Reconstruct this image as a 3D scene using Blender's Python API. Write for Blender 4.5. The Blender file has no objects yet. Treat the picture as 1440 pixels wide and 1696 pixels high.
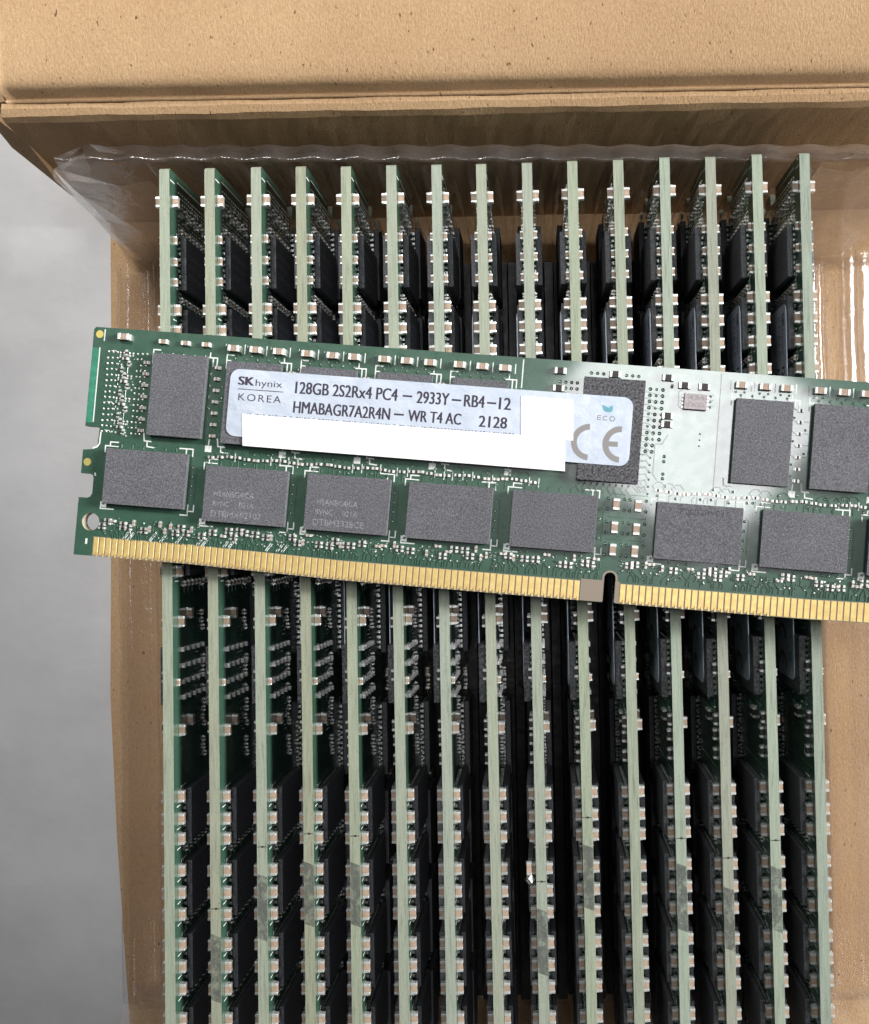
import bpy, math, random
from mathutils import Vector, Matrix
random.seed(7)
MM = 0.001
S = bpy.context.scene
COL = S.collection

# ------------------------------------------------------------------ camera
cd = bpy.data.cameras.new('camera')
cam = bpy.data.objects.new('camera', cd); COL.objects.link(cam)
cam.location = (.5575*MM, -1.6975*MM, 128.5127*MM)
cam.rotation_euler = (.0279, .0130, -.0195)
cd.sensor_fit = 'HORIZONTAL'; cd.sensor_width = 36; cd.lens = 39.0
cd.shift_x = (720-872.66)/1440; cd.shift_y = -(848-827.86)/1440
cd.clip_start = .005; cd.clip_end = 50
S.camera = cam
S.render.resolution_x = 869; S.render.resolution_y = 1024

# ------------------------------------------------------------------ light
S.view_settings.view_transform = 'Standard'; S.view_settings.look = 'None'
S.view_settings.exposure = 0; S.view_settings.gamma = 1
W = bpy.data.worlds.new('World'); S.world = W; W.use_nodes = True
nt = W.node_tree; bg = nt.nodes['Background']
tc = nt.nodes.new('ShaderNodeTexCoord'); dp = nt.nodes.new('ShaderNodeVectorMath'); dp.operation = 'DOT_PRODUCT'
dp.inputs[1].default_value = Vector((.35, .90, .15)).normalized()
mr = nt.nodes.new('ShaderNodeMapRange'); mr.inputs['From Min'].default_value = .22; mr.inputs['From Max'].default_value = 1
cr = nt.nodes.new('ShaderNodeMix'); cr.data_type = 'RGBA'
cr.inputs['A'].default_value = (.022, .023, .026, 1); cr.inputs['B'].default_value = (.80, .84, .90, 1)
nt.links.new(tc.outputs['Generated'], dp.inputs[0]); nt.links.new(dp.outputs['Value'], mr.inputs['Value'])
nt.links.new(mr.outputs['Result'], cr.inputs['Factor']); nt.links.new(cr.outputs['Result'], bg.inputs['Color'])
bg.inputs['Strength'].default_value = .32

def area(name, loc, target, sx, sy, power, col):
    l = bpy.data.lights.new(name, 'AREA'); l.shape = 'RECTANGLE'; l.size = sx; l.size_y = sy; l.energy = power; l.color = col
    o = bpy.data.objects.new(name, l); COL.objects.link(o); o.location = loc
    d = Vector(target)-Vector(loc); o.rotation_euler = d.to_track_quat('-Z', 'Y').to_euler()
    return o
area('ceiling_panel_light', (.105, .125, 1.0), (.0, 0, 0), .27, .22, 1.75, (.985, .985, 1))
def spot(name, loc, target, rad, power, ang, blend, col):
    l = bpy.data.lights.new(name, 'SPOT'); l.shadow_soft_size = rad; l.energy = power; l.color = col
    l.spot_size = math.radians(ang); l.spot_blend = blend
    o = bpy.data.objects.new(name, l); COL.objects.link(o); o.location = loc
    d = Vector(target)-Vector(loc); o.rotation_euler = d.to_track_quat('-Z', 'Y').to_euler()
    return o
spot('added_fill_spot', (-.21, .38, .50), (-.085, .085, 0), .07, 14, 25, 1.0, (1, .98, .95))  # unseen lamp added to brighten the upper left; soft cone leaves lower left dark
area('side_light', (.62, .10, .29), (.02, -.04, -.02), .22, .18, 10.0, (1, .98, .95))

# ------------------------------------------------------------------ materials
def mat(name):
    m = bpy.data.materials.new(name); m.use_nodes = True
    n = m.node_tree; b = n.nodes['Principled BSDF']
    return m, n, b
def node(n, t, **k):
    x = n.nodes.new(t)
    for a, v in k.items():
        if a in x.inputs: x.inputs[a].default_value = v
        else: setattr(x, a, v)
    return x
def coords(n, scale=(1, 1, 1), rnd=True):
    """object coordinates in millimetres, shifted per object"""
    t = node(n, 'ShaderNodeTexCoord'); mp = node(n, 'ShaderNodeMapping')
    mp.inputs['Scale'].default_value = [1000*s for s in scale]
    n.links.new(t.outputs['Object'], mp.inputs['Vector'])
    if rnd:
        oi = node(n, 'ShaderNodeObjectInfo'); mu = node(n, 'ShaderNodeMath', operation='MULTIPLY'); mu.inputs[1].default_value = 200
        n.links.new(oi.outputs['Random'], mu.inputs[0]); n.links.new(mu.outputs[0], mp.inputs['Location'])
    return mp.outputs['Vector']
def noise(n, vec, scale, detail=3, rough=.55):
    x = node(n, 'ShaderNodeTexNoise'); x.inputs['Scale'].default_value = scale; x.inputs['Detail'].default_value = detail
    x.inputs['Roughness'].default_value = rough; n.links.new(vec, x.inputs['Vector']); return x.outputs['Fac']
def ramp(n, fac, stops):
    r = node(n, 'ShaderNodeValToRGB'); e = r.color_ramp.elements
    while len(e) < len(stops): e.new(.5)
    for i, (p, c) in enumerate(stops):
        e[i].position = p; e[i].color = (c, c, c, 1) if isinstance(c, (int, float)) else (*c, 1)
    n.links.new(fac, r.inputs['Fac']); return r.outputs['Color']
def mixc(n, fac, a, b, mode='MIX'):
    x = node(n, 'ShaderNodeMix', data_type='RGBA', blend_type=mode)
    for key, v in (('Factor', fac), ('A', a), ('B', b)):
        if isinstance(v, (int, float)): x.inputs[key].default_value = v
        elif isinstance(v, tuple): x.inputs[key].default_value = (*v, 1)
        else: n.links.new(v, x.inputs[key])
    return x.outputs['Result']
def bump(n, b, h, dist, strength=1):
    x = node(n, 'ShaderNodeBump'); x.inputs['Distance'].default_value = dist*MM; x.inputs['Strength'].default_value = strength
    n.links.new(h, x.inputs['Height']); n.links.new(x.outputs['Normal'], b.inputs['Normal'])
def simple(name, col, rough=.5, metal=0, spec=.5, nz=None, bp=None):
    m, n, b = mat(name); b.inputs['Roughness'].default_value = rough; b.inputs['Metallic'].default_value = metal
    b.inputs['Specular IOR Level'].default_value = spec
    b.inputs['Base Color'].default_value = (*col, 1)
    if nz:
        v = coords(n); f = noise(n, v, nz[0])
        c = ramp(n, f, [(.35, tuple(x*(1-nz[1]) for x in col)), (.65, tuple(min(1, x*(1+nz[1])) for x in col))])
        n.links.new(c, b.inputs['Base Color'])
        if bp: bump(n, b, f, bp)
    return m

def m_mask():
    m, n, b = mat('green_solder_mask'); v = coords(n)
    f = noise(n, v, .35, 4); f2 = noise(n, v, 5, 3)
    c = ramp(n, f, [(.3, (.036, .094, .062)), (.7, (.052, .124, .085))])
    c = mixc(n, .25, c, ramp(n, f2, [(.35, (.03, .075, .05)), (.65, (.085, .18, .12))]))
    n.links.new(c, b.inputs['Base Color'])
    rg = ramp(n, noise(n, v, .8, 4), [(.3, .26), (.75, .40)]); n.links.new(rg, b.inputs['Roughness'])
    b.inputs['Specular IOR Level'].default_value = .7; b.inputs['Coat Weight'].default_value = 1; b.inputs['Coat IOR'].default_value = 1.72; b.inputs['Coat Roughness'].default_value = .07
    bump(n, b, noise(n, v, 1.1, 4, .6), .008, .5)
    return m
def m_edge():
    m, n, b = mat('glass_fibre_board_edge')
    v = coords(n, (.16, 3, 3)); v2 = coords(n)
    oi = node(n, 'ShaderNodeObjectInfo')
    lay = ramp(n, noise(n, v, 1.2, 4, .7), [(.32, .62), (.42, .88), (.55, 1.0), (.72, 1.08)])
    c = mixc(n, 1.0, oi.outputs['Color'], lay, 'MULTIPLY')
    sp = ramp(n, noise(n, v2, 4.5, 3, .7), [(.33, .6), (.42, 1.0), (.7, 1.0)])
    c = mixc(n, .7, c, mixc(n, 1.0, c, sp, 'MULTIPLY'))
    n.links.new(c, b.inputs['Base Color']); b.inputs['Roughness'].default_value = .62
    bump(n, b, noise(n, v, 2, 4, .7), .05, .8)
    return m
def m_chip():
    m, n, b = mat('moulded_chip_resin'); v = coords(n)
    f = noise(n, v, 4.8, 3, .8); g = noise(n, v, .25, 2)
    c = ramp(n, f, [(.34, (.06, .06, .07)), (.5, (.135, .137, .155)), (.66, (.25, .25, .275))])
    n.links.new(mixc(n, .15, c, ramp(n, g, [(.3, .05), (.7, .16)])), b.inputs['Base Color'])
    b.inputs['Roughness'].default_value = .6; b.inputs['Specular IOR Level'].default_value = .28
    bump(n, b, noise(n, v, 5.5, 3, .8), .05, 1)
    return m
def m_kraft():
    m, n, b = mat('kraft_cardboard'); v = coords(n, rnd=False); vs = coords(n, (1.9, .95, 1.4), rnd=False)
    c = ramp(n, noise(n, v, .06, 4), [(.3, (.43, .27, .145)), (.7, (.53, .355, .20))])
    c = mixc(n, .38, c, ramp(n, noise(n, vs, 2.3, 5, .75), [(.32, (.30, .165, .075)), (.5, (.54, .36, .205)), (.68, (.72, .52, .33))]))
    fl = ramp(n, noise(n, vs, .9, 2, .5), [(.26, (.20, .10, .05)), (.31, (1, 1, 1))])
    c = mixc(n, .8, c, fl, 'MULTIPLY')
    n.links.new(c, b.inputs['Base Color']); b.inputs['Roughness'].default_value = .85; b.inputs['Specular IOR Level'].default_value = .2
    bump(n, b, noise(n, vs, 1.6, 5, .75), .16, .9)
    return m
def m_table():
    m, n, b = mat('white_paper_cover'); v = coords(n, rnd=False)
    c = ramp(n, noise(n, v, .03, 5), [(.3, (.50, .50, .51)), (.7, (.68, .68, .69))])
    n.links.new(c, b.inputs['Base Color']); b.inputs['Roughness'].default_value = .6
    bump(n, b, noise(n, v, .06, 4, .5), 1.0, .7)
    return m
def m_clear(name='clear_plastic', lo=.015, hi=.06, bd=.12):
    m = bpy.data.materials.new(name); m.use_nodes = True; n = m.node_tree; n.nodes.clear()
    out = node(n, 'ShaderNodeOutputMaterial'); tr = node(n, 'ShaderNodeBsdfTransparent'); tr.inputs['Color'].default_value = (.96, .95, .945, 1)
    gl = node(n, 'ShaderNodeBsdfGlossy'); gl.inputs['Roughness'].default_value = .13; gl.inputs['Color'].default_value = (1, 1, 1, 1)
    df = node(n, 'ShaderNodeBsdfDiffuse'); df.inputs['Color'].default_value = (.62, .58, .57, 1)
    fr = node(n, 'ShaderNodeLayerWeight'); fr.inputs['Blend'].default_value = .5
    pw = node(n, 'ShaderNodeMath', operation='POWER'); pw.inputs[1].default_value = 4; n.links.new(fr.outputs['Facing'], pw.inputs[0])
    ad = node(n, 'ShaderNodeMath', operation='MULTIPLY_ADD'); ad.inputs[1].default_value = .8; ad.inputs[2].default_value = .05; n.links.new(pw.outputs[0], ad.inputs[0])
    v = coords(n, rnd=False); bp = node(n, 'ShaderNodeBump'); bp.inputs['Distance'].default_value = bd*MM
    n.links.new(noise(n, v, .5, 4, .6), bp.inputs['Height'])
    for x in (gl, fr, df): n.links.new(bp.outputs['Normal'], x.inputs['Normal'])
    haze = node(n, 'ShaderNodeMixShader')
    n.links.new(ramp(n, noise(n, v, .18, 4, .65), [(.35, lo), (.75, hi)]), haze.inputs['Fac'])
    n.links.new(tr.outputs[0], haze.inputs[1]); n.links.new(df.outputs[0], haze.inputs[2])
    mx = node(n, 'ShaderNodeMixShader'); n.links.new(ad.outputs[0], mx.inputs['Fac'])
    n.links.new(haze.outputs[0], mx.inputs[1]); n.links.new(gl.outputs[0], mx.inputs[2]); n.links.new(mx.outputs[0], out.inputs['Surface'])
    return m
def m_ink():
    m = bpy.data.materials.new('rubbed_black_ink'); m.use_nodes = True; n = m.node_tree; b = n.nodes['Principled BSDF']
    b.inputs['Base Color'].default_value = (.12, .13, .125, 1); b.inputs['Roughness'].default_value = .5
    mp = node(n, 'ShaderNodeMapping'); mp.inputs['Rotation'].default_value = (0, 0, .6)
    mp.inputs['Scale'].default_value = (.7, 2.2, 1); n.links.new(coords(n), mp.inputs['Vector'])
    a = ramp(n, noise(n, mp.outputs[0], 1.0, 5, .75), [(.38, .15), (.52, .55), (.72, .85)])
    n.links.new(a, b.inputs['Alpha']); return m
def m_label():
    m, n, b = mat('silvery_white_label'); v = coords(n)
    n.links.new(ramp(n, noise(n, v, .3, 4), [(.3, (.57, .645, .77)), (.7, (.68, .74, .85))]), b.inputs['Base Color'])
    n.links.new(ramp(n, noise(n, v, .9, 5, .7), [(.35, .38), (.65, .55)]), b.inputs['Roughness']); b.inputs['Metallic'].default_value = .38
    bump(n, b, noise(n, v, .5, 5, .65), .09, .8); return m

MASK = m_mask(); EDGE = m_edge(); CHIP = m_chip(); KRAFT = m_kraft(); TABLE = m_table(); CLEAR = m_clear(); MILKY = m_clear('creased_clear_plastic', .08, .26, .3); RIMC = m_clear('rim_clear_plastic', .05, .11, .2); INK = m_ink(); LABEL = m_label()
SUBST = simple('chip_substrate', (.02, .045, .035), .5)
TIN = simple('tinned_solder', (.88, .87, .84), .35, .6, nz=(3, .15), bp=.03)
TAN = simple('capacitor_ceramic', (.42, .31, .235), .5, nz=(2, .15))
DARK = simple('resistor_body', (.035, .03, .03), .45)
GOLD = simple('gold_plating', (.98, .69, .27), .34, .42, nz=(1.2, .10), bp=.015)
SILK = simple('white_silkscreen', (.80, .84, .82), .6, nz=(4, .06))
LIME = simple('light_green_edge_strip', (.05, .25, .16), .35, nz=(1, .2))
FID = simple('bare_gold_dot', (.95, .80, .25), .35, .6)
WHITE = simple('white_mask_sheet', (.97, .97, .97), .7, spec=.2)
PRINT = simple('dark_label_print', (.045, .035, .06), .6)
GREYP = simple('grey_label_print', (.30, .285, .28), .6)
TEAL = simple('blue_green_label_print', (.16, .42, .52), .6)
LASER = simple('pale_laser_marking', (.27, .27, .29), .6, nz=(5, .45))
DULL = simple('faint_laser_marking', (.17, .17, .185), .6, nz=(5, .6))
BROWNP = simple('bare_laminate', (.30, .25, .20), .6)
RCDM = simple('register_resin', (.075, .075, .085), .45, nz=(3.6, .9), bp=.04)
SENS = simple('pale_sensor_resin', (.45, .40, .42), .45, nz=(5, .2))

# ------------------------------------------------------------------ mesh helpers (authored in mm)
class MB:
    def __init__(s): s.v = []; s.f = []; s.m = []
    def face(s, pts, m=0):
        i = len(s.v); s.v += [tuple(p) for p in pts]; s.f.append(tuple(range(i, i+len(pts)))); s.m.append(m)
    def mesh(s, vs, fs, m=0):
        i = len(s.v); s.v += [tuple(p) for p in vs]
        for f in fs: s.f.append(tuple(i+k for k in f)); s.m.append(m)
    def box(s, x0, x1, y0, y1, z0, z1, m=0, bev=0.0):
        if bev <= 0:
            vs = [(x, y, z) for z in (z0, z1) for x, y in ((x0, y0), (x1, y0), (x1, y1), (x0, y1))]
            s.mesh(vs, [(3, 2, 1, 0), (4, 5, 6, 7), (0, 1, 5, 4), (1, 2, 6, 5), (2, 3, 7, 6), (3, 0, 4, 7)], m)
        else:
            c = bev; zt = z1-c if z1 > z0 else z1+c
            ring = lambda z, i: [(x0+i, y0+i, z), (x1-i, y0+i, z), (x1-i, y1-i, z), (x0+i, y1-i, z)]
            def oct_(z, i, k): return [(x0+k+i*0, y0+i, z), (x1-k, y0+i, z), (x1-i, y0+k, z), (x1-i, y1-k, z), (x1-k, y1-i, z), (x0+k, y1-i, z), (x0+i, y1-k, z), (x0+i, y0+k, z)]
            vs = oct_(z0, 0, c)+oct_(zt, 0, c)+oct_(z1, c*.8, c*1.2)
            fs = [tuple(range(7, -1, -1)), tuple(range(16, 24))]
            for a in (0, 8):
                for k in range(8): fs.append((a+k, a+(k+1) % 8, a+8+(k+1) % 8, a+8+k))
            s.mesh(vs, fs, m)
    def ring(s, x, y, r0, r1, z, h, m=0, n=10):
        """a low solder-covered annulus"""
        vs = []
        for r, hh in ((r1, 0), ((r0+r1)/2, h), (r0, 0)):
            vs += [(x+r*math.cos(k*2*math.pi/n), y+r*math.sin(k*2*math.pi/n), z+hh) for k in range(n)]
        fs = []
        for a in (0, n):
            for k in range(n): fs.append((a+k, a+(k+1) % n, a+n+(k+1) % n, a+n+k))
        s.mesh(vs, fs, m)
    def dome(s, x, y, r, z, h, m=0, n=8):
        vs = [(x+r*math.cos(k*2*math.pi/n), y+r*math.sin(k*2*math.pi/n), z) for k in range(n)]
        vs += [(x+.6*r*math.cos(k*2*math.pi/n), y+.6*r*math.sin(k*2*math.pi/n), z+.75*h) for k in range(n)]+[(x, y, z+h)]
        fs = [(k, (k+1) % n, n+(k+1) % n, n+k) for k in range(n)]+[(n+k, n+(k+1) % n, 2*n) for k in range(n)]
        s.mesh(vs, fs, m)
    def stroke(s, pts, w, z=.02, m=0, h=0.0):
        h *= 1.8
        """flat (h=0) or ridged (h>0) line through 2D points"""
        P = [Vector(p) for p in pts]; L = []; R = []
        for i, p in enumerate(P):
            d = (P[min(i+1, len(P)-1)]-P[max(i-1, 0)])
            if 0 < i < len(P)-1:
                a = (P[i]-P[i-1]).normalized(); b = (P[i+1]-P[i]).normalized(); t = (a+b)
                t = t.normalized() if t.length > 1e-4 else a
                k = 1/max(.5, t.dot(a))
            else: t = d.normalized() if d.length > 0 else Vector((1, 0)); k = 1
            nn = Vector((-t.y, t.x))*w/2*k; L.append(p+nn); R.append(p-nn)
        for i in range(len(P)-1):
            if h == 0: s.face([(*R[i], z), (*R[i+1], z), (*L[i+1], z), (*L[i], z)], m)
            else:
                a0, a1 = (P[i]+R[i])/2, (P[i+1]+R[i+1])/2; b0, b1 = (P[i]+L[i])/2, (P[i+1]+L[i+1])/2
                s.face([(*R[i], z), (*R[i+1], z), (*a1, z+h), (*a0, z+h)], m)
                s.face([(*a0, z+h), (*a1, z+h), (*b1, z+h), (*b0, z+h)], m)
                s.face([(*b0, z+h), (*b1, z+h), (*L[i+1], z), (*L[i], z)], m)
    def rrect(s, x0, x1, y0, y1, r, z0, z1, m=0, n=6):
        pts = []
        for cx, cy, a in ((x1-r, y1-r, 0), (x0+r, y1-r, 90), (x0+r, y0+r, 180), (x1-r, y0+r, 270)):
            for k in range(n+1):
                t = math.radians(a+90*k/n); pts.append((cx+r*math.cos(t), cy+r*math.sin(t)))
        N = len(pts); vs = [(*p, z0) for p in pts]+[(*p, z1) for p in pts]
        s.mesh(vs, [tuple(range(N-1, -1, -1)), tuple(range(N, 2*N))]+[(k, (k+1) % N, N+(k+1) % N, N+k) for k in range(N)], m)
    def flip(s):  # mirror z about the middle of the board (front z=0, back z=-1.4)
        s.v = [(x, y, -1.4-z) for x, y, z in s.v]; s.f = [tuple(reversed(f)) for f in s.f]
    def data(s, name, mats):
        me = bpy.data.meshes.new(name); me.from_pydata([(x*MM, y*MM, z*MM) for x, y, z in s.v], [], s.f)
        for m in mats: me.materials.append(m)
        me.polygons.foreach_set('material_index', s.m); me.update(); return me
def link(name, me, parent=None, loc=(0, 0, 0)):
    o = bpy.data.objects.new(name, me); COL.objects.link(o); o.parent = parent
    o.location = Vector(loc)*MM; return o
def tag(o, label=None, cat=None, group=None, kind=None):
    for k, v in (('label', label), ('category', cat), ('group', group), ('kind', kind)):
        if v: o[k] = v
    return o
def empty(name, loc=(0, 0, 0)):
    o = bpy.data.objects.new(name, None); o.empty_display_size = .005; COL.objects.link(o); o.location = Vector(loc)*MM; return o
def text_polys(txt, u0, u1, v0, v1, z, mb, m, bold=0.0, spacing=1.0):
    if bold:
        for k in (-1, 0, 1): text_polys(txt, u0+k*bold*3.2, u1+k*bold*3.2, v0, v1, z+k*.0012, mb, m, 0.0, spacing)
        return
    """writes txt as flat faces filling the box u0..u1, cap height v0..v1"""
    cu = bpy.data.curves.new('t', 'FONT'); cu.body = txt; cu.size = 1; cu.offset = bold; cu.space_character = spacing; cu.resolution_u = 3
    o = bpy.data.objects.new('t', cu); COL.objects.link(o); bpy.context.view_layer.update()
    me = bpy.data.meshes.new_from_object(o)
    cap = .70
    xs = [v.co.x for v in me.vertices]; a, b = min(xs), max(xs)
    vs = [(u0+(v.co.x-a)/(b-a)*(u1-u0), v0+v.co.y/cap*(v1-v0), z) for v in me.vertices]
    mb.mesh(vs, [tuple(p.vertices) for p in me.polygons], m)
    bpy.data.objects.remove(o); bpy.data.curves.remove(cu); bpy.data.meshes.remove(me)

# ------------------------------------------------------------------ memory module design
L, Hh, T = 133.35, 31.25, 1.4
UP_L = [12.62, 22.7, 32.8, 42.85, 52.9]; UP_R = [89.9, 99.95, 110.05, 120.15]
LO = [(9.3, 11.3), (23.0, 10.07), (36.66, 10.05), (50.18, 10.0), (63.84, 10.03), (82.63, 9.95), (96.2, 10.0), (109.8, 10.0), (123.4, 10.6)]
CAP3 = [19.53, 22.5, 25.68, 29.5, 32.9, 35.8, 39.84, 42.86, 45.97, 49.9, 52.92, 55.92, 86.83, 89.9, 92.62, 96.94, 99.97, 102.9, 107., 110., 113., 117.1, 120.2, 123.2]
SMALLC = [9.77, 12.81, 15.67]

def board_mesh():
    cu = bpy.data.curves.new('board', 'CURVE'); cu.dimensions = '2D'; cu.fill_mode = 'BOTH'; cu.extrude = .7*MM
    out = [(0, .45), (16, .45), (36, 0), (70.95, 0), (71.05, .1), (71.05, 3.2)]
    out += [(71.8+.75*math.cos(math.radians(a)), 3.2+.75*math.sin(math.radians(a))) for a in range(160, 10, -20)]
    out += [(72.55, 3.2), (72.55, .1), (72.65, 0), (97.35, 0), (117.35, .45), (L, .45)]
    def side(x, sg):
        p = [(x, 8.17), (x+sg*1.1, 8.17), (x+sg*1.55, 8.35), (x+sg*1.8, 8.8), (x+sg*1.8, 10.9), (x+sg*1.65, 11.25), (x+sg*1.3, 11.4), (x, 11.4),
             (x, 14.6), (x+sg*1.5, 14.77), (x+sg*1.9, 15.2), (x+sg*2.0, 17.5), (x+sg*1.9, 17.78), (x, 17.78)]
        return p
    out += side(L, -1)+[(L, Hh-.3), (L-.3, Hh), (.3, Hh), (0, Hh-.3)]+list(reversed(side(0, 1)))
    def spl(pts):
        s = cu.splines.new('POLY'); s.points.add(len(pts)-1)
        for q, p in zip(s.points, pts): q.co = (p[0]*MM, p[1]*MM, 0, 1)
        s.use_cyclic_u = True
    spl(out)
    for hx in (1.95, L-1.95):
        spl([(hx+1.2*math.cos(-k*math.pi/14), 5.0+1.2*math.sin(-k*math.pi/14)) for k in range(28)])
    o = bpy.data.objects.new('b', cu); COL.objects.link(o); bpy.context.view_layer.update()
    me = bpy.data.meshes.new_from_object(o); bpy.data.objects.remove(o)
    me.materials.clear(); me.materials.append(MASK); me.materials.append(EDGE)
    for v in me.vertices: v.co.z -= .7*MM
    for p in me.polygons: p.material_index = 0 if abs(p.normal.z) > .5 else 1; p.use_smooth = False
    me.name = 'board'; return me

def chip_data(w, h, z0=.3, top=1.12, body=CHIP, balls=True, name='memory_chip'):
    b = MB(); b.box(-w/2, w/2, -h/2, h/2, z0+.18, top, 0, .05); b.box(-w/2+.02, w/2-.02, -h/2+.02, h/2-.02, z0, z0+.18, 1)
    if balls:
        nx, ny = int(w/.8), int(h/.8)
        for i in range(nx):
            for j in range(ny):
                if i in (0, nx-1) or j in (0, ny-1):
                    x, y = (i-(nx-1)/2)*.8, (j-(ny-1)/2)*.8; b.box(x-.2, x+.2, y-.2, y+.2, 0, z0, 2)
    return b.data(name, [body, SUBST, TIN])
def cap_data(l, w, h, name='capacitor', body=0):
    """chip component along x: body 0 tan / 1 dark, tinned ends with solder fillets"""
    b = MB(); e = l*.24
    b.box(-l/2+e, l/2-e, -w/2+.02, w/2-.02, .03, h-.03, 1+body)
    for s in (-1, 1):
        a, c = (s*l/2, s*(l/2-e)); b.box(min(a, c), max(a, c), -w/2, w/2, .03, h, 0, .05)
        x = s*l/2; q = s*(l/2+w*.08)
        b.mesh([(x, -w/2, .02), (x, w/2, .02), (q, w/2, .02), (q, -w/2, .02), (x, -w/2*.9, h*.6), (x, w/2*.9, h*.6)],
               [(0, 3, 2, 1) if s > 0 else (0, 1, 2, 3), (4, 3, 2, 5), (0, 3, 4), (1, 5, 2)], 0)
    return b.data(name, [TIN, TAN, DARK])
BOARD = board_mesh()
CH_V = chip_data(7.4, 11.0); CH_H = chip_data(11.1, 7.4); CH_R = chip_data(8.0, 13.5, .25, 1.15, RCDM, name='register_chip')
CAPB = cap_data(1.5, .85, .85); CAPM = cap_data(1.15, .6, .5); CAPS = cap_data(.95, .5, .45)
RESD = cap_data(1.5, .85, .55, 'resistor', 1)

def tiny(b, x, y, rot, l=.62, w=.33, h=.3, body=1):
    c, s = math.cos(rot), math.sin(rot)
    def bx(x0, x1, y0, y1, z0, z1, m):
        vs = [(x+c*p-s*q, y+s*p+c*q, z) for z in (z0, z1) for p, q in ((x0, y0), (x1, y0), (x1, y1), (x0, y1))]
        b.mesh(vs, [(4, 5, 6, 7), (0, 1, 5, 4), (1, 2, 6, 5), (2, 3, 7, 6), (3, 0, 4, 7)], m)
    bx(-l*.22, l*.22, -w/2+.02, w/2-.02, .02, h-.02, body)
    bx(-l/2, -l*.22, -w/2, w/2, .02, h, 0); bx(l*.22, l/2, -w/2, w/2, .02, h, 0)
    bx(-l/2-.14, -l/2, -w/2*.9, w/2*.9, .01, h*.35, 0); bx(l/2, l/2+.14, -w/2*.9, w/2*.9, .01, h*.35, 0)

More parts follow.
